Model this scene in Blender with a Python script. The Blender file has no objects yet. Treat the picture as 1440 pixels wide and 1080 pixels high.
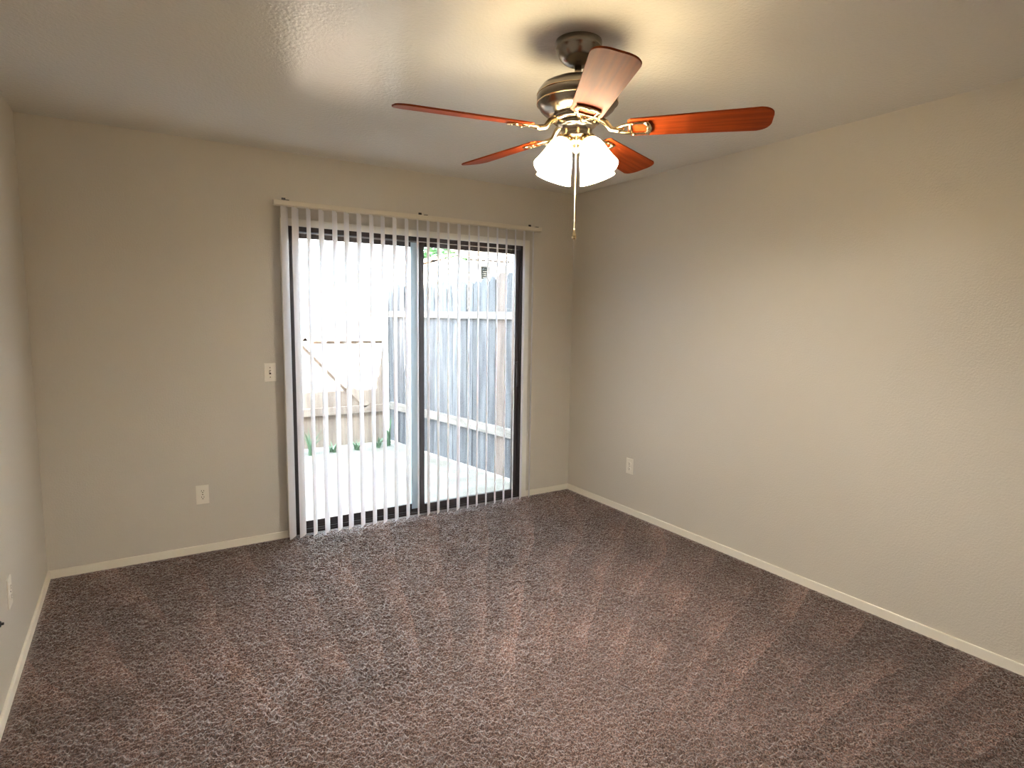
import bpy, bmesh, math, random
import numpy as np
from mathutils import Vector, Matrix

PI = math.pi
C = bpy.context.scene.collection
sc = bpy.context.scene

# ------------------------------------------------------------------ camera
CAM = Vector((0.465314, -4.002392, 1.457888))
R_ = Vector((0.84820454, -0.52949027, 0.01375143))
U_ = Vector((0.04789188, 0.10252353, 0.99357702))
F_ = Vector((0.52749921, 0.84209796, -0.11231921))
cd = bpy.data.cameras.new('camera')
co = bpy.data.objects.new('camera', cd)
C.objects.link(co)
co.matrix_world = Matrix(((R_.x, U_.x, -F_.x, CAM.x), (R_.y, U_.y, -F_.y, CAM.y), (R_.z, U_.z, -F_.z, CAM.z), (0, 0, 0, 1)))
cd.sensor_width = 36.0
cd.lens = 36.0 * 846.642 / 1440.0
cd.clip_start = 0.02
sc.camera = co

# ------------------------------------------------------------------ world, sun, exposure
SKY = 9.0
SUN = 66.0
BULB = 640.0
SHADE_GLOW = 8.0
WARM = (1.0, 0.96, 0.87, 1)
AMBER = (1.0, 0.79, 0.46, 1)
sc.view_settings.view_transform = 'Standard'
sc.view_settings.look = 'None'
sc.view_settings.gamma = 1.0
sc.view_settings.use_curve_mapping = False
sc.view_settings.exposure = 1.64
w = bpy.data.worlds.new('sky')
sc.world = w
w.use_nodes = True
bg = w.node_tree.nodes['Background']
bg.inputs['Color'].default_value = (0.72, 0.87, 1.0, 1)
bg.inputs['Strength'].default_value = SKY
sl = bpy.data.lights.new('sun', 'SUN')
sl.energy = SUN
sl.angle = math.radians(0.53)
sl.color = (1.0, 0.95, 0.87)
so = bpy.data.objects.new('sun', sl)
so.rotation_euler = Vector((-0.3, 1.0, -0.9)).to_track_quat('-Z', 'Y').to_euler()
so.location = (2, -6, 8)
C.objects.link(so)
sc.cycles.use_denoising = True
sc.cycles.max_bounces = 12
sc.cycles.diffuse_bounces = 6
sc.cycles.glossy_bounces = 4
sc.cycles.transmission_bounces = 8
sc.cycles.transparent_max_bounces = 12
sc.cycles.sample_clamp_indirect = 6.0
sc.cycles.caustics_reflective = False

W = 3.549      # room width
H = 2.44       # ceiling height
YB = -4.36     # wall behind the camera
T = 0.14       # outer wall thickness

# ------------------------------------------------------------------ helpers
def srgb(r, g, b):
    f = lambda c: (c / 255 / 12.92) if c / 255 <= 0.04045 else ((c / 255 + 0.055) / 1.055) ** 2.4
    return (f(r), f(g), f(b), 1)

def mat(name, col, rough=0.6, metal=0.0, spec=0.5, bump=None, vary=None, coat=0.0):
    """bump = (scale, distance, detail); vary = (scale, second colour, stretch xyz)"""
    m = bpy.data.materials.new(name)
    m.use_nodes = True
    nt = m.node_tree
    b = nt.nodes['Principled BSDF']
    b.inputs['Base Color'].default_value = col
    b.inputs['Roughness'].default_value = rough
    b.inputs['Metallic'].default_value = metal
    b.inputs['Specular IOR Level'].default_value = spec
    b.inputs['Coat Weight'].default_value = coat
    b.inputs['Coat Roughness'].default_value = 0.12
    tc = nt.nodes.new('ShaderNodeTexCoord')
    if bump:
        n = nt.nodes.new('ShaderNodeTexNoise')
        n.inputs['Scale'].default_value = bump[0]
        n.inputs['Detail'].default_value = bump[2]
        nt.links.new(tc.outputs['Object'], n.inputs['Vector'])
        bp = nt.nodes.new('ShaderNodeBump')
        bp.inputs['Distance'].default_value = bump[1]
        bp.inputs['Strength'].default_value = 1.0
        nt.links.new(n.outputs['Fac'], bp.inputs['Height'])
        nt.links.new(bp.outputs['Normal'], b.inputs['Normal'])
    if vary:
        mp = nt.nodes.new('ShaderNodeMapping')
        mp.inputs['Scale'].default_value = vary[2]
        nt.links.new(tc.outputs['Object'], mp.inputs['Vector'])
        n2 = nt.nodes.new('ShaderNodeTexNoise')
        n2.inputs['Scale'].default_value = vary[0]
        n2.inputs['Detail'].default_value = 6
        nt.links.new(mp.outputs['Vector'], n2.inputs['Vector'])
        cr = nt.nodes.new('ShaderNodeValToRGB')
        cr.color_ramp.elements[0].position = 0.36
        cr.color_ramp.elements[1].position = 0.64
        cr.color_ramp.elements[0].color = col
        cr.color_ramp.elements[1].color = vary[1]
        nt.links.new(n2.outputs['Fac'], cr.inputs['Fac'])
        nt.links.new(cr.outputs['Color'], b.inputs['Base Color'])
    return m

def link(name, bm, m, parent=None, smooth=False):
    me = bpy.data.meshes.new(name)
    bmesh.ops.recalc_face_normals(bm, faces=bm.faces[:])
    bm.to_mesh(me)
    bm.free()
    me.materials.append(m)
    if smooth:
        for p in me.polygons:
            p.use_smooth = True
    o = bpy.data.objects.new(name, me)
    C.objects.link(o)
    if parent is not None:
        o.parent = parent
    return o

def empty(name, loc, rotz=0.0):
    o = bpy.data.objects.new(name, None)
    o.empty_display_size = 0.05
    o.location = loc
    o.rotation_euler = (0, 0, rotz)
    C.objects.link(o)
    return o

def tag(o, label=None, cat=None, group=None, kind=None):
    if label: o['label'] = label
    if cat: o['category'] = cat
    if group: o['group'] = group
    if kind: o['kind'] = kind
    return o

def box(bm, x0, x1, y0, y1, z0, z1, bevel=0.0, seg=2, M=None):
    r = bmesh.ops.create_cube(bm, size=1.0)
    vs = r['verts']
    for v in vs:
        v.co = Vector(((x0 + x1) / 2 + v.co.x * (x1 - x0), (y0 + y1) / 2 + v.co.y * (y1 - y0), (z0 + z1) / 2 + v.co.z * (z1 - z0)))
    if bevel > 0:
        es = list({e for v in vs for e in v.link_edges})
        r = bmesh.ops.bevel(bm, geom=es, offset=bevel, segments=seg, profile=0.5, affect='EDGES')
        vs = list({v for f in r['faces'] for v in f.verts} | {v for v in vs if v.is_valid})
    if M is not None:
        for v in vs:
            v.co = M @ v.co
    return vs

def lathe(bm, prof, n=40, M=None, cap=True):
    """prof = [(radius, z)...] about the local z axis"""
    rings = []
    for r, z in prof:
        if r < 1e-6:
            rings.append([bm.verts.new((0, 0, z))])
        else:
            rings.append([bm.verts.new((r * math.cos(2 * PI * k / n), r * math.sin(2 * PI * k / n), z)) for k in range(n)])
    for a, b in zip(rings[:-1], rings[1:]):
        for k in range(n):
            k2 = (k + 1) % n
            if len(a) == 1 and len(b) == 1: continue
            if len(a) == 1: bm.faces.new((a[0], b[k], b[k2]))
            elif len(b) == 1: bm.faces.new((a[k], a[k2], b[0]))
            else: bm.faces.new((a[k], a[k2], b[k2], b[k]))
    if cap:
        for rr in (rings[0], rings[-1]):
            if len(rr) > 2: bm.faces.new(rr)
    if M is not None:
        for rr in rings:
            for v in rr: v.co = M @ v.co

def tube(bm, pts, r, n=10):
    pts = [Vector(p) for p in pts]
    rad = r if isinstance(r, (list, tuple)) else [r] * len(pts)
    rings = []
    for i, p in enumerate(pts):
        d = (pts[min(i + 1, len(pts) - 1)] - pts[max(i - 1, 0)]).normalized()
        up = Vector((0, 0, 1)) if abs(d.z) < 0.9 else Vector((1, 0, 0))
        a = d.cross(up).normalized()
        b = d.cross(a)
        rings.append([bm.verts.new(p + (a * math.cos(2 * PI * k / n) + b * math.sin(2 * PI * k / n)) * rad[i]) for k in range(n)])
    for a, b in zip(rings[:-1], rings[1:]):
        for k in range(n):
            bm.faces.new((a[k], a[(k + 1) % n], b[(k + 1) % n], b[k]))
    bm.faces.new(rings[0]); bm.faces.new(rings[-1])

def prism(bm, outline, z0, z1, M=None):
    lo = [bm.verts.new((x, y, z0)) for x, y in outline]
    hi = [bm.verts.new((x, y, z1)) for x, y in outline]
    n = len(outline)
    bm.faces.new(lo[::-1]); bm.faces.new(hi)
    for k in range(n):
        bm.faces.new((lo[k], lo[(k + 1) % n], hi[(k + 1) % n], hi[k]))
    if M is not None:
        for v in lo + hi: v.co = M @ v.co
    return lo + hi

def per_board(m, lo, hi):
    nt = m.node_tree
    b = nt.nodes['Principled BSDF']
    src = b.inputs['Base Color'].links[0].from_socket
    oi = nt.nodes.new('ShaderNodeObjectInfo')
    mr = nt.nodes.new('ShaderNodeMapRange'); mr.inputs['To Min'].default_value = lo; mr.inputs['To Max'].default_value = hi
    vm = nt.nodes.new('ShaderNodeVectorMath'); vm.operation = 'SCALE'
    nt.links.new(oi.outputs['Random'], mr.inputs['Value'])
    nt.links.new(src, vm.inputs[0]); nt.links.new(mr.outputs['Result'], vm.inputs['Scale'])
    nt.links.new(vm.outputs['Vector'], b.inputs['Base Color'])

def new(): return bmesh.new()

# ------------------------------------------------------------------ materials
M_wall = mat('greige_wall_paint', srgb(211, 204, 192), 0.36, bump=(120, 0.0015, 2), spec=0.5)
M_ceil = mat('eggshell_ceiling_paint', srgb(228, 225, 218), 0.18, bump=(85, 0.0016, 2), spec=0.5)
M_base = mat('cream_trim_paint', srgb(242, 236, 222), 0.4)
M_white = mat('white_trim_paint', srgb(235, 230, 218), 0.4)
M_bronze = mat('dark_bronze_aluminium', srgb(58, 50, 48), 0.4, metal=0.3)
M_palestile = mat('pale_blue_grey', srgb(190, 205, 212), 0.45, metal=0.1)  # paler blue-grey, only on the fixed panel's right stile
M_plastic = mat('almond_plastic', srgb(240, 234, 222), 0.35)
M_slot = mat('dark_slot', srgb(70, 58, 45), 0.6)
M_eaveshade = mat('eave_shade', srgb(22, 20, 19), 1.0, spec=0.0)  # near-black colour standing for the shade under the eave tiles
M_dark = mat('black_metal', srgb(35, 32, 32), 0.4)
M_nickel = mat('brushed_nickel', srgb(142, 134, 124), 0.24, metal=1.0)
M_brass = mat('polished_nickel', srgb(214, 190, 150), 0.18, metal=1.0)
M_blade = mat('mahogany_veneer', srgb(118, 46, 17), 0.5, spec=0.03, vary=(5, srgb(142, 60, 24), (1, 14, 14)))
M_stucco = mat('cream_stucco', srgb(190, 176, 154), 0.9, bump=(60, 0.004, 3))
M_tile = mat('pale_roof_tile', srgb(180, 160, 142), 0.8, vary=(3, srgb(150, 124, 106), (1, 1, 1)))
M_fence = mat('weathered_fence_wood', srgb(84, 84, 86), 0.85, bump=(30, 0.003, 4), vary=(3.0, srgb(56, 56, 60), (6, 6, 0.6)))
M_fencer = mat('brown_fence_wood', srgb(100, 86, 78), 0.85, bump=(30, 0.003, 4), vary=(3.0, srgb(76, 64, 58), (6, 6, 0.6)))
M_fenceb = mat('light_brown_fence_wood', srgb(150, 132, 118), 0.85, bump=(30, 0.003, 4), vary=(3.0, srgb(118, 100, 88), (6, 6, 0.6)))
per_board(M_fence, 0.65, 1.5); per_board(M_fenceb, 0.75, 1.3)
M_rail = mat('pale_rail_wood', srgb(118, 112, 106), 0.85, vary=(4.0, srgb(92, 86, 80), (1, 1, 6)))
M_patio = mat('pale_concrete', srgb(112, 110, 104), 0.9, bump=(40, 0.004, 5), vary=(5, srgb(92, 88, 80), (1, 1, 1)))
M_leaf = mat('tree_leaf', srgb(52, 92, 42), 0.6)
M_leaf2 = mat('weed_leaf', srgb(72, 98, 70), 0.6)
M_bark = mat('bark', srgb(96, 80, 66), 0.9)
M_soffit = mat('soffit_paint', srgb(200, 190, 175), 0.8)

def translucent_mat(name, col, tr_col, fac, rough=0.35, gloss=0.05):
    m = bpy.data.materials.new(name)
    m.use_nodes = True
    nt = m.node_tree
    for n in list(nt.nodes): nt.nodes.remove(n)
    out = nt.nodes.new('ShaderNodeOutputMaterial')
    d = nt.nodes.new('ShaderNodeBsdfDiffuse'); d.inputs['Color'].default_value = col
    t = nt.nodes.new('ShaderNodeBsdfTranslucent'); t.inputs['Color'].default_value = tr_col
    g = nt.nodes.new('ShaderNodeBsdfGlossy'); g.inputs['Roughness'].default_value = rough
    m1 = nt.nodes.new('ShaderNodeMixShader'); m1.inputs[0].default_value = fac
    m2 = nt.nodes.new('ShaderNodeMixShader'); m2.inputs[0].default_value = gloss
    nt.links.new(d.outputs[0], m1.inputs[1]); nt.links.new(t.outputs[0], m1.inputs[2])
    nt.links.new(m1.outputs[0], m2.inputs[1]); nt.links.new(g.outputs[0], m2.inputs[2])
    nt.links.new(m2.outputs[0], out.inputs['Surface'])
    return m

M_vane = translucent_mat('white_vinyl_vane', (0.78, 0.765, 0.775, 1), (0.80, 0.78, 0.84, 1), 0.09)
M_shade = translucent_mat('frosted_glass_shade', (0.9, 0.88, 0.84, 1), (0.95, 0.88, 0.72, 1), 0.6, 0.2, 0.06)
# the lit frosted glass of the lamp itself glows
_nt = M_shade.node_tree
_o = [n for n in _nt.nodes if n.type == 'OUTPUT_MATERIAL'][0]
_l = _o.inputs['Surface'].links[0].from_socket
_e = _nt.nodes.new('ShaderNodeEmission'); _e.inputs['Color'].default_value = AMBER; _e.inputs['Strength'].default_value = SHADE_GLOW
_a = _nt.nodes.new('ShaderNodeAddShader')
_nt.links.new(_l, _a.inputs[0]); _nt.links.new(_e.outputs[0], _a.inputs[1]); _nt.links.new(_a.outputs[0], _o.inputs['Surface'])

def glass_mat():
    m = bpy.data.materials.new('clear_pane_glass')
    m.use_nodes = True
    nt = m.node_tree
    for n in list(nt.nodes): nt.nodes.remove(n)
    out = nt.nodes.new('ShaderNodeOutputMaterial')
    t = nt.nodes.new('ShaderNodeBsdfTransparent'); t.inputs['Color'].default_value = (0.95, 0.97, 0.97, 1)
    g = nt.nodes.new('ShaderNodeBsdfGlossy'); g.inputs['Roughness'].default_value = 0.01
    fr = nt.nodes.new('ShaderNodeFresnel'); fr.inputs['IOR'].default_value = 1.3
    mx = nt.nodes.new('ShaderNodeMixShader')
    nt.links.new(fr.outputs[0], mx.inputs[0])
    nt.links.new(t.outputs[0], mx.inputs[1]); nt.links.new(g.outputs[0], mx.inputs[2])
    nt.links.new(mx.outputs[0], out.inputs['Surface'])
    return m
M_glass = glass_mat()

def bulb_mat():
    m = bpy.data.materials.new('lit_bulb')
    m.use_nodes = True
    nt = m.node_tree
    for n in list(nt.nodes): nt.nodes.remove(n)
    out = nt.nodes.new('ShaderNodeOutputMaterial')
    e = nt.nodes.new('ShaderNodeEmission')
    e.inputs['Color'].default_value = WARM
    e.inputs['Strength'].default_value = BULB
    nt.links.new(e.outputs[0], out.inputs['Surface'])
    return m
M_bulb = bulb_mat()

# ------------------------------------------------------------------ carpet floor (pile built as real relief)
def smooth_noise(ny, nx, wy, wx, rng):
    """gaussian-filtered white noise, unit variance; wy, wx = widths in cells"""
    a = np.fft.rfft2(rng.standard_normal((ny, nx)))
    fy = np.fft.fftfreq(ny)[:, None]; fx = np.fft.rfftfreq(nx)[None, :]
    a *= np.exp(-2 * (PI ** 2) * ((fy * wy) ** 2 + (fx * wx) ** 2))
    b = np.fft.irfft2(a, s=(ny, nx))
    return b / b.std()

def carpet():
    rng = np.random.default_rng(7)
    step = 0.0029
    x0, x1, y0, y1 = -0.02, W + 0.02, YB - 0.02, 0.02
    nx = int((x1 - x0) / step) + 1; ny = int((y1 - y0) / step) + 1
    xs = np.linspace(x0, x1, nx); ys = np.linspace(y0, y1, ny)
    X, Y = np.meshgrid(xs, ys)
    n1 = smooth_noise(ny, nx, 0.85, 1.5, rng); n2 = smooth_noise(ny, nx, 1.5, 0.85, rng)
    sel = smooth_noise(ny, nx, 5, 5, rng)
    yarn = np.where(sel > 0, n1, n2)
    big = smooth_noise(ny, nx, 9, 9, rng)
    edge = np.clip(np.minimum.reduce([X - 0.012, W - 0.012 - X, -0.012 - Y, Y - YB]) / 0.03, 0.12, 1.0)
    Z = (0.0031 * np.clip(yarn, -2, 2) + 0.0004 * big) * edge - 0.004
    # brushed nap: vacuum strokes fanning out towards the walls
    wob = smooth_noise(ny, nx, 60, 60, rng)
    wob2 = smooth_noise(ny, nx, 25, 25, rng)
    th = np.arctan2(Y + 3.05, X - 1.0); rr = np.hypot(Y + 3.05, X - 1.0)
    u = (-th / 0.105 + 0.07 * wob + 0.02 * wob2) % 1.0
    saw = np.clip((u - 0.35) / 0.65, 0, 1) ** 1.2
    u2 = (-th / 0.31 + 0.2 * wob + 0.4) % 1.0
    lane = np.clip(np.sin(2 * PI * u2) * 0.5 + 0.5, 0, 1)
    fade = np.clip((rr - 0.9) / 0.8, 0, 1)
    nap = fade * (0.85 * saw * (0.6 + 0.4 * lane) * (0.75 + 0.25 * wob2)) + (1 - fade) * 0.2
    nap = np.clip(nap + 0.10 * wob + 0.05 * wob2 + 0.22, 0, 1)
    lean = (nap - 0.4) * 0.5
    X2 = X + lean * (Z + 0.006) * 0.5; Y2 = Y - lean * (Z + 0.006) * 0.9
    co_ = np.stack([X2, Y2, Z], -1).reshape(-1, 3).astype(np.float32)
    idx = np.arange(nx * ny).reshape(ny, nx)
    q = np.stack([idx[:-1, :-1], idx[:-1, 1:], idx[1:, 1:], idx[1:, :-1]], -1).reshape(-1, 4)
    me = bpy.data.meshes.new('floor')
    me.vertices.add(len(co_)); me.vertices.foreach_set('co', co_.ravel())
    me.loops.add(q.size); me.loops.foreach_set('vertex_index', q.ravel().astype(np.int32))
    me.polygons.add(len(q)); me.polygons.foreach_set('loop_start', (np.arange(len(q)) * 4).astype(np.int32))
    me.polygons.foreach_set('use_smooth', np.ones(len(q), dtype=bool))
    at = me.attributes.new('nap', 'FLOAT', 'POINT')
    at.data.foreach_set('value', nap.ravel().astype(np.float32))
    me.update(calc_edges=True)
    m = bpy.data.materials.new('brown_cut_pile_carpet')
    m.use_nodes = True
    nt = m.node_tree
    b = nt.nodes['Principled BSDF']
    b.inputs['Roughness'].default_value = 0.7
    b.inputs['Specular IOR Level'].default_value = 0.25
    b.inputs['Sheen Weight'].default_value = 1.0
    b.inputs['Sheen Roughness'].default_value = 0.4
    tc = nt.nodes.new('ShaderNodeTexCoord')
    n = nt.nodes.new('ShaderNodeTexNoise'); n.inputs['Scale'].default_value = 210; n.inputs['Detail'].default_value = 3
    nt.links.new(tc.outputs['Object'], n.inputs['Vector'])
    cr = nt.nodes.new('ShaderNodeValToRGB')
    e = cr.color_ramp.elements
    e[0].position = 0.36; e[0].color = srgb(46, 30, 26)
    e[1].position = 0.66; e[1].color = srgb(142, 119, 110)
    e2 = cr.color_ramp.elements.new(0.50); e2.color = srgb(83, 62, 55)
    nt.links.new(n.outputs['Fac'], cr.inputs['Fac'])
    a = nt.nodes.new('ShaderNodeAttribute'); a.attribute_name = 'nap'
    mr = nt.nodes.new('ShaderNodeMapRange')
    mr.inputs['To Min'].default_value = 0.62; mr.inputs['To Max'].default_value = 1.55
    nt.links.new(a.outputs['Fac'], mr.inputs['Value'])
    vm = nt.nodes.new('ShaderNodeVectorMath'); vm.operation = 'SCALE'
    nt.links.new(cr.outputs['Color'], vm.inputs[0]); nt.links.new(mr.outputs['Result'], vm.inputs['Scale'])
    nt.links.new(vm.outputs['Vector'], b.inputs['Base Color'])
    me.materials.append(m)
    o = bpy.data.objects.new('floor', me)
    C.objects.link(o)
    tag(o, 'brown cut-pile carpet with brushed vacuum strokes', kind='structure')
carpet()

# ------------------------------------------------------------------ room shell
DX0, DX1, DZ = 1.302, 3.066, 2.0     # door opening
bm = new()
box(bm, -T, DX0, 0, T, -0.12, H + 0.08)
box(bm, DX1, W + T, 0, T, -0.12, H + 0.08)
box(bm, DX0, DX1, 0, T, DZ, H + 0.08)
tag(link('wall_back', bm, M_wall), kind='structure')
bm = new(); box(bm, -T, 0, YB - T, 0, -0.12, H + 0.08)
tag(link('wall_left', bm, M_wall), kind='structure')
bm = new(); box(bm, W, W + T, YB - T, 0, -0.12, H + 0.08)
tag(link('wall_right', bm, M_wall), kind='structure')
bm = new(); box(bm, 0, W, YB - T, YB, -0.12, H + 0.08)
tag(link('wall_front', bm, M_wall), kind='structure')
bm = new(); box(bm, 0, W, YB, 0, H, H + 0.08)
tag(link('ceiling', bm, M_ceil), kind='structure')

def baseboard(name, x0, x1, y0, y1):
    bm = new(); box(bm, x0, x1, y0, y1, -0.012, 0.042, 0.003)
    tag(link(name, bm, M_base), kind='structure')
baseboard('baseboard_back', 0.0, 1.256, -0.012, 0)
baseboard('baseboard_back.001', 3.112, W, -0.012, 0)
baseboard('baseboard_left', 0, 0.012, YB, -0.012)
baseboard('baseboard_right', W - 0.012, W, YB, -0.012)

# flat casing round the door opening
bm = new()
box(bm, 1.257, DX0 + 0.002, -0.012, 0.0, -0.01, DZ + 0.042, 0.002)
box(bm, DX1 - 0.002, 3.111, -0.012, 0.0, -0.01, DZ + 0.042, 0.002)
box(bm, DX0 + 0.002, DX1 - 0.002, -0.012, 0.0, DZ - 0.002, DZ + 0.042, 0.002)
tag(link('trim_1', bm, M_white), kind='structure')

# ------------------------------------------------------------------ sliding glass door
door = empty('door_1', ((DX0 + DX1) / 2, 0.06, 0))
tag(door, 'sliding patio door with dark bronze frame behind the vertical blind', kind='structure')
ox, oy = door.location.x, door.location.y
def dbox(bm, x0, x1, y0, y1, z0, z1, bev=0.002): box(bm, x0 - ox, x1 - ox, y0 - oy, y1 - oy, z0, z1, bev)
bm = new()
dbox(bm, DX0, DX0 + 0.03, 0.01, 0.13, -0.02, DZ); dbox(bm, DX1 - 0.022, DX1, 0.01, 0.13, -0.02, DZ)
dbox(bm, DX0 + 0.03, DX1 - 0.022, 0.01, 0.13, DZ - 0.03, DZ)
dbox(bm, DX0 + 0.03, DX1 - 0.022, 0.01, 0.13, -0.03, 0.008)
for yy in (0.022, 0.068, 0.112): dbox(bm, DX0 + 0.03, DX1 - 0.022, yy, yy + 0.004, 0.008, 0.02, 0.0005)
link('door_frame', bm, M_bronze, door)

def panel(name, x0, x1, y0, y1, zb, lw, rw, rm):
    e = empty(name, (x0 - ox, y0 - oy, 0)); e.parent = door
    px, py = x0, y0
    def b(bm, a0, a1, c0, c1, bev=0.003): box(bm, a0 - px, a1 - px, 0, y1 - y0, c0, c1, bev)
    zt = 1.968
    bm = new(); b(bm, x0, x0 + lw, zb, zt); link('stile', bm, M_bronze, e)
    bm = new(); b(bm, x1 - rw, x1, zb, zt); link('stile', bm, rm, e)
    bm = new(); b(bm, x0 + lw, x1 - rw, zt - 0.032, zt); link('top_rail', bm, M_bronze, e)
    bm = new(); b(bm, x0 + lw, x1 - rw, zb, zb + 0.044); link('bottom_rail', bm, M_bronze, e)
    bm = new(); box(bm, x0 + lw - 0.004 - px, x1 - rw + 0.004 - px, (y1 - y0) / 2 - 0.0025, (y1 - y0) / 2 + 0.0025, zb + 0.04, zt - 0.028)
    tag(link('glass_pane', bm, M_glass, e), 'clear glass pane')
    return e, px, py
panel('fixed_panel', DX0 + 0.031, 2.214, 0.078, 0.108, 0.012, 0.02, 0.058, M_palestile)
e, px, py = panel('sliding_panel', 2.203, DX1 - 0.023, 0.032, 0.062, 0.012, 0.036, 0.040, M_bronze)
bm = new()
box(bm, 3.016 - px, 3.034 - px, -0.026, -0.016, 0.90, 1.10, 0.004)
box(bm, 3.018 - px, 3.032 - px, -0.018, 0.001, 0.91, 0.925, 0.002); box(bm, 3.018 - px, 3.032 - px, -0.018, 0.001, 1.075, 1.09, 0.002)
link('handle', bm, M_bronze, e)

# ------------------------------------------------------------------ vertical blind
YS = -0.085
vb = empty('vertical_blind', (2.18, YS, 2.137))
tag(vb, 'white vertical blind with open vanes hanging over the sliding patio door', 'window blind')
vx, vy, vz = vb.location
bm = new()
box(bm, 1.207 - vx, 3.160 - vx, -0.021, 0.021, 2.104 - vz, 2.134 - vz, 0.004)
box(bm, 1.209 - vx, 3.158 - vx, -0.008, 0.008, 2.1015 - vz, 2.1045 - vz)
link('headrail', bm, mat('cream_headrail', srgb(222, 213, 196), 0.45), vb)
for bx in (1.285, 2.195, 3.115):
    bm = new()
    box(bm, bx - 0.012 - vx, bx + 0.012 - vx, -0.024, 0.0, 2.134 - vz, 2.1375 - vz, 0.001)
    box(bm, bx - 0.012 - vx, bx + 0.012 - vx, 0.0, 0.085, 2.1345 - vz, 2.1375 - vz, 0.001)
    box(bm, bx - 0.012 - vx, bx + 0.012 - vx, 0.0825, 0.0848, 2.1345 - vz, 2.165 - vz, 0.001)
    tag(link('bracket', bm, M_dark, vb), 'small dark mounting bracket')
VANES = [(1.272, 39), (1.335, 39), (1.415, 30), (1.493, 36), (1.577, 36), (1.652, 38), (1.734, 37), (1.817, 37), (1.894, 37),
         (1.976, 38), (2.062, 38), (2.141, 30), (2.221, 37), (2.298, 36.5), (2.376, 34.5), (2.460, 42), (2.541, 35), (2.618, 37),
         (2.698, 37), (2.777, 38.5), (2.856, 40), (2.934, 37), (3.0135, 43), (3.095, 40)]
rnd = random.Random(3)
def vane_mesh():
    bm = new()
    n = 10
    z1, z0 = 2.098 - 2.137, 0.016 - 2.137
    f = []
    for z in (z0, z1):
        row = []
        for i in range(n + 1):
            t = i / n * 2 - 1
            row.append(bm.verts.new((0.0055 * (1 - t * t) - 0.002, t * 0.0445, z)))
        f.append(row)
    for i in range(n): bm.faces.new((f[0][i], f[0][i + 1], f[1][i + 1], f[1][i]))
    return bm
v0 = link('vane', vane_mesh(), M_vane, vb, smooth=True)
bm = new()
box(bm, -0.002, 0.003, -0.012, 0.012, 2.092 - 2.137, 2.105 - 2.137, 0.001)
h0 = link('vane_clip', bm, M_white, v0)
for i, (x, a) in enumerate(VANES):
    v = v0 if i == 0 else v0.copy()
    if i:
        C.objects.link(v); v.parent = vb
        h = h0.copy(); C.objects.link(h); h.parent = v
    v.location = (x - vx, 0, 0)
    v.rotation_euler = (0, 0, -math.radians(a))

# ------------------------------------------------------------------ wall plates
def outlet(name_loc, rotz, label):
    """duplex receptacle; local +x along the wall, local -y out of it"""
    e = empty('wall_outlet', name_loc, rotz)
    tag(e, label, 'wall outlet')
    bm = new(); box(bm, -0.0355, 0.0355, -0.006, 0.0, -0.0585, 0.0585, 0.0025); link('cover_plate', bm, M_plastic, e)
    for s in (-1, 1):
        bm = new()
        pr = [(0.0165 * math.cos(t) , 0.0145 * math.sin(t)) for t in np.linspace(0, 2 * PI, 28, endpoint=False)]
        pr = [(x, max(-0.012, min(0.012, z))) for x, z in pr]
        prism(bm, pr, 0.005, 0.0085, Matrix.Translation((0, 0, s * 0.0195)) @ Matrix.Rotation(PI / 2, 4, 'X'))
        r = link('receptacle', bm, M_plastic, e)
        bm = new()
        box(bm, -0.0075, -0.0052, -0.0088, -0.0080, s * 0.0195 + 0.000, s * 0.0195 + 0.0085)
        box(bm, 0.0052, 0.0075, -0.0088, -0.0080, s * 0.0195 + 0.000, s * 0.0195 + 0.0075)
        lathe(bm, [(0.003, 0.0080), (0.003, 0.0088)], 12, Matrix.Translation((0, 0, s * 0.0195 - 0.006)) @ Matrix.Rotation(PI / 2, 4, 'X'))
        tag(link('slots', bm, M_slot, r), 'dark plug slots')
    bm = new(); lathe(bm, [(0.003, 0.006), (0.003, 0.0072), (0.0, 0.0076)], 12, Matrix.Rotation(PI / 2, 4, 'X')); link('screw', bm, M_slot, e)
    return e
outlet((0.768, 0, 0.357), 0, 'almond duplex outlet low on the back wall left of the patio door')
outlet((W, -0.752, 0.358), -PI / 2, 'almond duplex outlet low on the right-hand wall')
outlet((0, -1.070, 0.362), PI / 2, 'almond outlet on the left wall, seen nearly edge-on above the baseboard')

sw = empty('light_switch', (1.175, 0, 1.085))
tag(sw, 'almond toggle light switch on the back wall beside the vertical blind', 'light switch')
bm = new(); box(bm, -0.035, 0.035, -0.006, 0.0, -0.0575, 0.0575, 0.0025); link('cover_plate', bm, M_plastic, sw)
bm = new(); box(bm, -0.0055, 0.0055, -0.0075, -0.004, -0.0125, 0.0125, 0.0006); tag(link('toggle_slot', bm, M_slot, sw), 'dark slot round the toggle')
bm = new(); box(bm, -0.0045, 0.0045, -0.016, -0.005, -0.002, 0.009, 0.0015); link('toggle', bm, M_plastic, sw)
for s in (-1, 1):
    bm = new(); lathe(bm, [(0.003, 0.006), (0.003, 0.0072), (0.0, 0.0076)], 12, Matrix.Translation((0, 0, s * 0.030)) @ Matrix.Rotation(PI / 2, 4, 'X')); link('screw', bm, M_slot, sw)

ds = empty('door_stop', (0, -1.272, 0.322), PI / 2)
tag(ds, 'small dark stub on the left wall at the frame edge, below the edge-on outlet', 'door stop')
bm = new(); lathe(bm, [(0.0, 0), (0.011, 0), (0.011, 0.003), (0.006, 0.005), (0.0, 0.005)], 16, Matrix.Rotation(PI / 2, 4, 'X')); link('base', bm, M_dark, ds, True)
bm = new(); lathe(bm, [(0.0, 0.004), (0.005, 0.005), (0.005, 0.010), (0.004, 0.012), (0.0, 0.0125)], 16, Matrix.Rotation(PI / 2, 4, 'X')); link('tip', bm, M_dark, ds, True)

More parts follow.
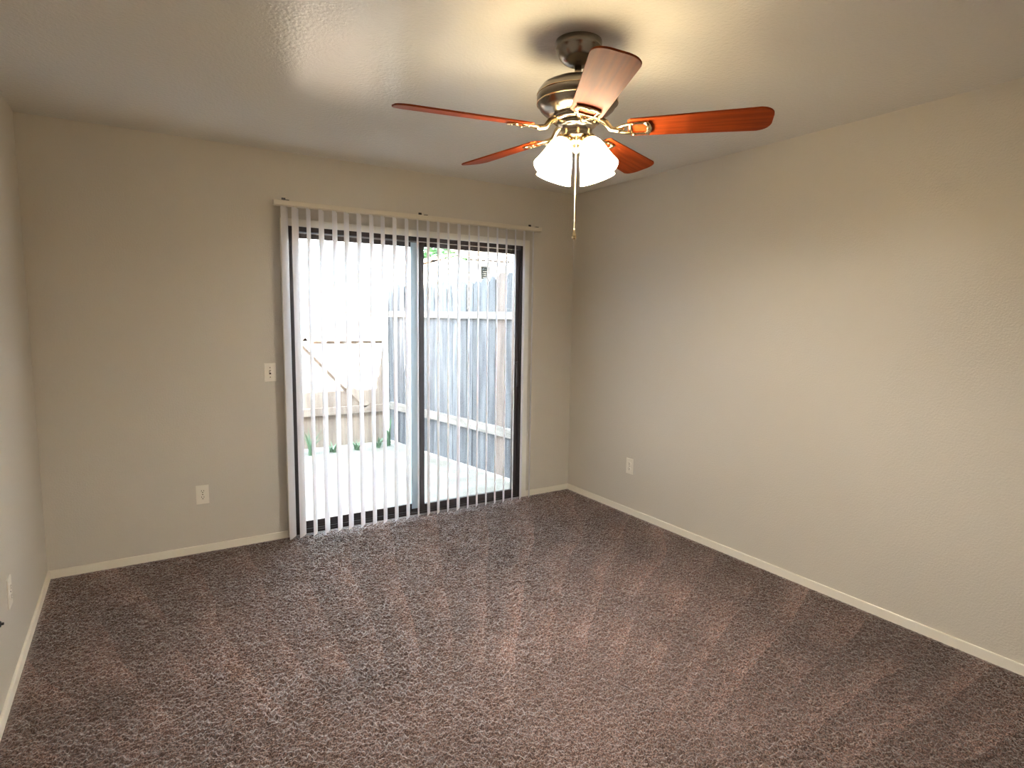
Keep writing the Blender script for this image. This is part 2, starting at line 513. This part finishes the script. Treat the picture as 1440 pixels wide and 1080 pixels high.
# ------------------------------------------------------------------ ceiling fan
FX, FY = 1.870, -2.180
fan = empty('ceiling_fan', (FX, FY, H))
tag(fan, 'brushed nickel ceiling fan with five mahogany blades and lit frosted glass shades', 'ceiling fan')
Z = lambda z: z - H
bm = new()
lathe(bm, [(0.0, 0), (0.083, 0), (0.084, -0.006), (0.084, -0.022), (0.081, -0.028), (0.079, -0.030), (0.076, -0.040), (0.068, -0.056), (0.054, -0.070), (0.036, -0.080), (0.018, -0.084), (0.0, -0.084)], 48)
link('canopy', bm, M_nickel, fan, True)
bm = new(); lathe(bm, [(0.0125, Z(2.365)), (0.0125, Z(2.30))], 20); link('downrod', bm, M_nickel, fan, True)
bm = new()
lathe(bm, [(0.0, Z(2.318)), (0.03, Z(2.318)), (0.036, Z(2.312)), (0.07, Z(2.306)), (0.105, Z(2.298)), (0.130, Z(2.285)), (0.143, Z(2.268)), (0.147, Z(2.250)), (0.147, Z(2.236)),
           (0.143, Z(2.222)), (0.134, Z(2.206)), (0.120, Z(2.194)), (0.104, Z(2.186)), (0.09, Z(2.182)), (0.0, Z(2.182))], 56)
mh = link('motor_housing', bm, M_nickel, fan, True)
bm = new()
for zz in (2.256, 2.226):
    ring = [(0.1465 + 0.0016 * math.cos(t), Z(zz) + 0.002 * math.sin(t)) for t in np.linspace(0, 2 * PI, 9)]
    lathe(bm, ring, 56, cap=False)
link('trim_ring', bm, M_brass, mh, True)
bm = new(); lathe(bm, [(0.0, Z(2.184)), (0.088, Z(2.184)), (0.090, Z(2.178)), (0.090, Z(2.168)), (0.086, Z(2.163)), (0.0, Z(2.163))], 48); link('flywheel', bm, M_nickel, fan, True)
bm = new()
lathe(bm, [(0.0, Z(2.166)), (0.068, Z(2.166)), (0.071, Z(2.162)), (0.071, Z(2.150)), (0.066, Z(2.145)), (0.057, Z(2.142)), (0.056, Z(2.118)), (0.060, Z(2.113)), (0.060, Z(2.106)), (0.050, Z(2.100)), (0.0, Z(2.100))], 44)
link('switch_housing', bm, M_nickel, fan, True)
bm = new()
lathe(bm, [(0.0, Z(2.102)), (0.044, Z(2.102)), (0.046, Z(2.096)), (0.040, Z(2.084)), (0.026, Z(2.074)), (0.012, Z(2.066)), (0.008, Z(2.056)), (0.0, Z(2.052))], 36)
lk = link('light_fitter', bm, M_brass, fan, True)

A0 = -46.6
PITCH = math.radians(-13.0)
ZBL = 2.134
def blade_outline():
    pts = []
    L0, L1 = 0.185, 0.668
    w0, w1 = 0.055, 0.071
    pts.append((L0, -w0 + 0.012)); pts.append((L0 + 0.012, -w0))
    rc = 0.045
    for t in np.linspace(-PI / 2, 0, 8): pts.append((L1 - rc + rc * math.cos(t), -w1 + rc + rc * math.sin(t)))
    for t in np.linspace(0, PI / 2, 8): pts.append((L1 - rc + rc * math.cos(t), w1 - rc + rc * math.sin(t)))
    pts.append((L0 + 0.012, w0)); pts.append((L0, w0 - 0.012))
    return pts
def ribbon(bm, pts, w, th, M):
    """flat bar of width w and thickness th along the polyline pts (x, y)"""
    P = [Vector((p[0], p[1])) for p in pts]
    L, Rr = [], []
    for i, p in enumerate(P):
        d = (P[min(i + 1, len(P) - 1)] - P[max(i - 1, 0)]).normalized()
        n = Vector((-d.y, d.x)) * w / 2
        L.append(p + n); Rr.append(p - n)
    prism(bm, [tuple(v) for v in L] + [tuple(v) for v in Rr[::-1]], -th, 0, M)
for k in range(5):
    a = math.radians(A0 + 72 * k)
    Mr = Matrix.Rotation(a, 4, 'Z')
    Mb = Matrix.Translation((0, 0, Z(ZBL))) @ Matrix.Rotation(PITCH, 4, 'X')
    bl = empty('blade_assembly', (0, 0, 0), a); bl.parent = fan
    bm = new(); prism(bm, blade_outline(), -0.003, 0.003, Mb)
    bmesh.ops.bevel(bm, geom=bm.edges[:], offset=0.0012, segments=1, affect='EDGES')
    link('blade', bm, M_blade, bl)
    bm = new()
    Mi = Mb @ Matrix.Translation((0, 0, -0.0035))
    # open plate under the blade root: two curved cheeks, an inner bar and a rounded end bar
    for s in (-1, 1):
        ribbon(bm, [(0.150, 0.010 * s), (0.170, 0.022 * s), (0.195, 0.033 * s), (0.225, 0.036 * s), (0.252, 0.034 * s)], 0.013, 0.005, Mi)
    ribbon(bm, [(0.250, -0.040), (0.258, -0.018), (0.261, 0.0), (0.258, 0.018), (0.250, 0.040)], 0.016, 0.007, Mi)
    ribbon(bm, [(0.196, -0.034), (0.193, 0.0), (0.196, 0.034)], 0.010, 0.005, Mi)
    # arm back to the flywheel
    zb = Z(ZBL) - 0.006
    tube(bm, [(0.062, 0, Z(2.172)), (0.085, 0, Z(2.168)), (0.105, 0, Z(2.156)), (0.125, 0, zb + 0.004), (0.150, 0, zb - 0.001), (0.172, 0, zb)], [0.010, 0.011, 0.011, 0.010, 0.010, 0.008], 12)
    iron = link('blade_iron', bm, M_brass, bl, True)
    for (sx, sy) in ((0.205, 0.036), (0.205, -0.036), (0.257, 0.0)):
        bm = new()
        lathe(bm, [(0.006, -0.0085), (0.006, -0.0105), (0.003, -0.0125), (0.0, -0.013)], 12, Mb @ Matrix.Translation((sx, sy, 0.0)))
        link('screw', bm, M_brass, iron, True)

SHADE = [(0.0235, 0.000), (0.0245, 0.006), (0.031, 0.016), (0.039, 0.030), (0.0455, 0.048), (0.0505, 0.068), (0.0555, 0.088), (0.0610, 0.106), (0.0665, 0.121), (0.0690, 0.128)]
for k in range(4):
    a = math.radians(-127.6 + 45 + 90 * k)
    e = empty('lamp_arm', (0, 0, 0), a); e.parent = fan
    tilt = math.radians(27)
    neck = Vector((0.060, 0, Z(2.092)))
    ax = Vector((math.sin(tilt), 0, -math.cos(tilt)))
    Ms = Matrix.Translation(neck) @ ax.to_track_quat('Z', 'X').to_matrix().to_4x4()
    bm = new()
    tube(bm, [(0.030, 0, Z(2.092)), (0.044, 0, Z(2.100)), (0.055, 0, Z(2.100)), tuple(neck + ax * 0.002)], 0.007, 12)
    lathe(bm, [(0.0, -0.010), (0.020, -0.008), (0.026, -0.002), (0.0275, 0.006), (0.0275, 0.014), (0.0255, 0.015), (0.0255, 0.004), (0.0, 0.002)], 28, Ms)
    link('socket', bm, M_brass, e, True)
    bm = new()
    lathe(bm, SHADE, 36, Ms, cap=False)
    tag(link('lamp_shade', bm, M_shade, e, True), 'glowing frosted glass bell shade')
    bm = new()
    lathe(bm, [(0.0, 0.004), (0.013, 0.005), (0.013, 0.026), (0.019, 0.040), (0.026, 0.054), (0.028, 0.066), (0.025, 0.079), (0.016, 0.089), (0.0, 0.093)], 20, Ms)
    tag(link('bulb', bm, M_bulb, e, True), 'lit bulb')

# pull chain with a teardrop fob
tw = Vector((-0.6105, -0.7920, 0))
cp = tw * 0.058
bm = new()
tube(bm, [tuple(tw * 0.048 + Vector((0, 0, Z(2.120)))), tuple(cp + Vector((0, 0, Z(2.116)))), tuple(cp + Vector((0, 0, Z(2.10))))], 0.0032, 8)
zc = 2.10
while zc > 1.768:
    bmesh.ops.create_uvsphere(bm, u_segments=8, v_segments=6, radius=0.0024, matrix=Matrix.Translation(cp + Vector((0, 0, Z(zc)))))
    zc -= 0.0042
tube(bm, [tuple(cp + Vector((0, 0, Z(2.10)))), tuple(cp + Vector((0, 0, Z(1.766))))], 0.0012, 6)
ch = link('pull_chain', bm, M_brass, fan, True)
bm = new()
lathe(bm, [(0.0, 0.034), (0.003, 0.032), (0.0045, 0.022), (0.0080, 0.010), (0.0088, 0.004), (0.0070, -0.002), (0.0035, -0.005), (0.0, -0.0055)], 16, Matrix.Translation(cp + Vector((0, 0, Z(1.742)))))
link('fob', bm, M_brass, ch, True)

# ------------------------------------------------------------------ house outside: roof with eave, side walls
bm = new(); box(bm, -4.0, 9.0, YB - 0.8, 0.74, 2.53, 2.62)
tag(link('roof', bm, M_soffit), kind='structure')
bm = new()
box(bm, W + T + 0.002, 9.0, 0.0, T, -0.12, 2.529); box(bm, -4.0, -T - 0.002, 0.0, T, -0.12, 2.529)
tag(link('wall_exterior', bm, M_stucco), kind='structure')
bm = new()
box(bm, -25, 35, T + 0.001, 45, -0.30, -0.12)
tag(link('patio_ground', bm, M_patio), 'pale concrete patio outside the sliding door', kind='structure')

# ------------------------------------------------------------------ fences
rf = random.Random(11)
def picket(parent, name, x, w, z0, z1, th, m, tilt=0.0, taper=0.0):
    """local frame: x along the fence, y through it; dog-eared top"""
    bm = new()
    e = w * 0.28
    o = [(-w / 2, z0), (w / 2, z0), (w / 2, z0 + (z1 - z0) * 0.80), (w / 2 - taper, z1 - e), (w / 2 - e - taper, z1), (-w / 2 + e + taper * 0.4, z1), (-w / 2 + taper * 0.4, z1 - e * rf.uniform(0.6, 1.4)), (-w / 2, z0 + (z1 - z0) * 0.80)]
    M = Matrix.Translation((x, 0, 0)) @ Matrix.Rotation(tilt, 4, 'Y') @ Matrix.Rotation(PI / 2, 4, 'X')
    prism(bm, o, -th / 2, th / 2, M)
    return link(name, bm, m, parent)

def fence(name, p0, p1, label, boards, rails, posts, front):
    d = Vector((p1[0] - p0[0], p1[1] - p0[1], 0))
    L = d.length
    e = empty(name, (p0[0], p0[1], -0.12), math.atan2(d.y, d.x))
    tag(e, label, 'fence')
    x = 0.0
    while x < L:
        w = rf.uniform(*boards['w'])
        g = rf.choice(boards['gap'])
        z1 = boards['h'] + rf.uniform(-boards['jit'], boards['jit'])
        m = boards['m2'] if len(e.children) in boards['odd'] else boards['m']
        picket(e, 'picket', x + w / 2, w, 0.02, z1, 0.018, m, rf.uniform(-0.012, 0.012), rf.uniform(0, boards['taper']) * (3.0 if x > 1.4 else 1.0))
        x += w + g
    for (z0, z1) in rails:
        bm = new(); box(bm, 0, L, min(0.010 * front, 0.048 * front), max(0.010 * front, 0.048 * front), z0, z1, 0.003)
        link('rail', bm, boards['mr'], e)
    for x in posts:
        bm = new(); box(bm, x - 0.045, x + 0.045, -0.10 * front - 0.045, -0.10 * front + 0.045, 0.0, boards['h'] - 0.05, 0.004)
        link('post', bm, boards['m'], e)
    return e, L

# right-hand side fence, running away from the house; rails face the patio
fence('side_fence', (3.575, 0.16), (3.13, 3.02), 'weathered grey dog-eared picket fence along the right side of the patio',
      dict(w=(0.085, 0.145), gap=(0.004, 0.006, 0.006, 0.012), h=1.965, jit=0.045, m=M_fence, m2=M_fencer, odd=(6,), mr=M_rail, taper=0.012),
      ((0.42, 0.51), (1.545, 1.615)), (0.25, 2.70), 1)
# back fence with a braced gate leaf
bf, BL = fence('back_fence', (0.2, 3.03), (3.02, 3.03), 'sunlit brown board fence with a diagonal brace at the far end of the patio',
      dict(w=(0.10, 0.14), gap=(0.016, 0.022, 0.030), h=1.93, jit=0.012, m=M_fenceb, m2=M_fence, odd=(), mr=M_fenceb, taper=0.0),
      ((0.40, 0.49), (1.26, 1.34)), (0.1, 1.7, 2.80), -1)
bm = new()
A = Vector((1.86, -0.029, 1.28)); B_ = Vector((2.60, -0.029, 0.48))
d = (B_ - A); ln = d.length
Mx = Matrix.Translation((A + B_) / 2) @ Matrix.Rotation(-math.atan2(d.z, d.x), 4, 'Y')
box(bm, -ln / 2, ln / 2, -0.019, 0.019, -0.04, 0.04, 0.003, M=Mx)
link('diagonal_brace', bm, M_fenceb, bf)

# ------------------------------------------------------------------ neighbouring house
nh = empty('neighbor_house', (6.02, 7.0, -0.12))
tag(nh, 'sunlit cream stucco house with low tiled roof beyond the side fence', 'house')
hx, hy, hz = nh.location
bm = new()
g = [(-0.86, 0), (6.5, 0), (6.5, 2.64), (0.25, 2.66), (0.0, 2.745), (-0.86, 2.505)]
prism(bm, g, -4.0, 0.0, Matrix.Rotation(PI / 2, 4, 'X'))
link('wall', bm, M_stucco, nh)
def tiled(name, p0, u, lu, v, lv, rows, cols):
    """barrel-tile slope: u runs along the eave, v up the slope"""
    bm = new()
    u = Vector(u).normalized(); v = Vector(v).normalized(); n = u.cross(v).normalized()
    if n.z < 0: n = -n
    p0 = Vector(p0)
    nu = cols * 6
    for r in range(rows):
        a0, a1 = lv * r / rows, lv * (r + 1.15) / rows
        lo, hi, l2 = [], [], []
        for i in range(nu + 1):
            s = i / nu
            hgt = 0.035 * abs(math.sin(PI * s * cols)) + 0.01
            q = p0 + u * (lu * s)
            lo.append(bm.verts.new(q + v * a0 + n * (hgt + 0.03)))
            hi.append(bm.verts.new(q + v * a1 + n * (hgt + 0.005)))
            l2.append(bm.verts.new(q + v * a0 - n * 0.02))
        for i in range(nu):
            bm.faces.new((lo[i], lo[i + 1], hi[i + 1], hi[i])); bm.faces.new((l2[i], l2[i + 1], lo[i + 1], lo[i]))
    return link(name, bm, M_tile, nh)
tiled('roof', (0.1, -0.25, 2.66), (1, 0, 0), 6.6, (0, 1, 0.33), 1.55, 6, 46)
tiled('roof', (-0.90, 4.0, 2.51), (0, -1, 0), 3.99, (1, 0, 0.279), 0.92, 3, 16)
bm = new()  # tile shadows along the eave, put in as flat dark blocks
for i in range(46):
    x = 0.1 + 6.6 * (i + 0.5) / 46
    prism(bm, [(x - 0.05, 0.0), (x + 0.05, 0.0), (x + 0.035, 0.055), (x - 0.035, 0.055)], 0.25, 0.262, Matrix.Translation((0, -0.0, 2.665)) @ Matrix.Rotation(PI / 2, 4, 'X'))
tag(link('tile_end_shade', bm, M_eaveshade, nh), 'dark blocks painted as the shade at the tile ends along the eave', kind='stuff')
bm = new()
box(bm, 0.546, 0.736, -0.02, 0.03, 2.32, 2.58, 0.003)
vf = link('vent', bm, mat('vent_shadow_box', srgb(48, 46, 42), 1.0, spec=0.0), nh)
bm = new()
for i in range(6):
    z = 2.345 + i * 0.040
    box(bm, 0.56, 0.722, -0.075, -0.020, z, z + 0.010)
link('louver', bm, mat('vent_metal', srgb(52, 50, 47), 1.0, spec=0.0), vf)

# ------------------------------------------------------------------ trees and weeds
def tree(loc, r, h, label, seed):
    rr = random.Random(seed)
    e = empty('tree', loc); tag(e, label, 'tree', 'trees behind the neighboring house')
    bm = new(); tube(bm, [(0, 0, 0), (0.05, 0.03, h * 0.4), (0.0, 0.0, h * 0.75)], [0.18, 0.14, 0.07], 10); link('trunk', bm, M_bark, e, True)
    bm = new()
    for _ in range(2600):
        while True:
            p = Vector((rr.uniform(-1, 1), rr.uniform(-1, 1), rr.uniform(-1, 1)))
            if 0.35 < p.length < 1.0: break
        c = Vector((p.x * r, p.y * r, h * 0.72 + p.z * r * 0.85))
        q = Matrix.Rotation(rr.uniform(0, 2 * PI), 3, Vector((rr.uniform(-1, 1), rr.uniform(-1, 1), rr.uniform(-1, 1))).normalized())
        s = rr.uniform(0.08, 0.17)
        bm.faces.new([bm.verts.new(c + q @ Vector(v) * s) for v in ((-1, 0, 0), (0, -0.45, 0.06), (1, 0, 0), (0, 0.45, 0.06))])
    link('crown', bm, M_leaf, e)
tree((9.35, 13.5, -0.12), 1.35, 4.5, 'green tree above the low left slope of the neighboring roof', 1)
tree((11.3, 17.5, -0.12), 1.5, 4.3, 'green tree crown behind the peak of the neighboring roof', 2)
tree((15.8, 20.5, -0.12), 1.7, 5.3, 'green tree crown over the right end of the neighboring roof', 3)

def weed(loc, n, h, spread, label, seed, m=M_leaf2):
    rr = random.Random(seed)
    bm = new()
    for _ in range(n):
        a = rr.uniform(0, 2 * PI); hh = h * rr.uniform(0.6, 1); sp = spread * rr.uniform(0.3, 1); wd = rr.uniform(0.006, 0.014)
        dr = Vector((math.cos(a), math.sin(a), 0)); sd = Vector((-dr.y, dr.x, 0))
        base = dr * rr.uniform(0, 0.04)
        prev = None
        for i in range(6):
            t = i / 5
            c = base + dr * sp * t * t + Vector((0, 0, hh * (t - 0.35 * t * t * sp / h)))
            ww = wd * (1 - t) ** 0.7 + 0.0008
            cur = (bm.verts.new(c - sd * ww), bm.verts.new(c + sd * ww))
            if prev: bm.faces.new((prev[0], prev[1], cur[1], cur[0]))
            prev = cur
    o = link('weed', bm, m)
    o.location = loc
    tag(o, label, 'weed', 'weeds along the fences')
weed((2.07, 2.78, -0.12), 26, 0.34, 0.16, 'bright green leafy weed at the left end of the back fence view', 21)
weed((2.33, 2.80, -0.12), 16, 0.14, 0.12, 'low weed tuft at the back fence beside the bright leafy weed', 22)
weed((2.60, 2.80, -0.12), 18, 0.15, 0.13, 'low weed tuft midway along the foot of the back fence', 23)
weed((2.86, 2.80, -0.12), 16, 0.17, 0.12, 'low weed tuft near the foot of the diagonal brace', 24)
weed((3.00, 2.83, -0.12), 20, 0.40, 0.07, 'tall narrow green weed in the corner where the fences meet', 25)
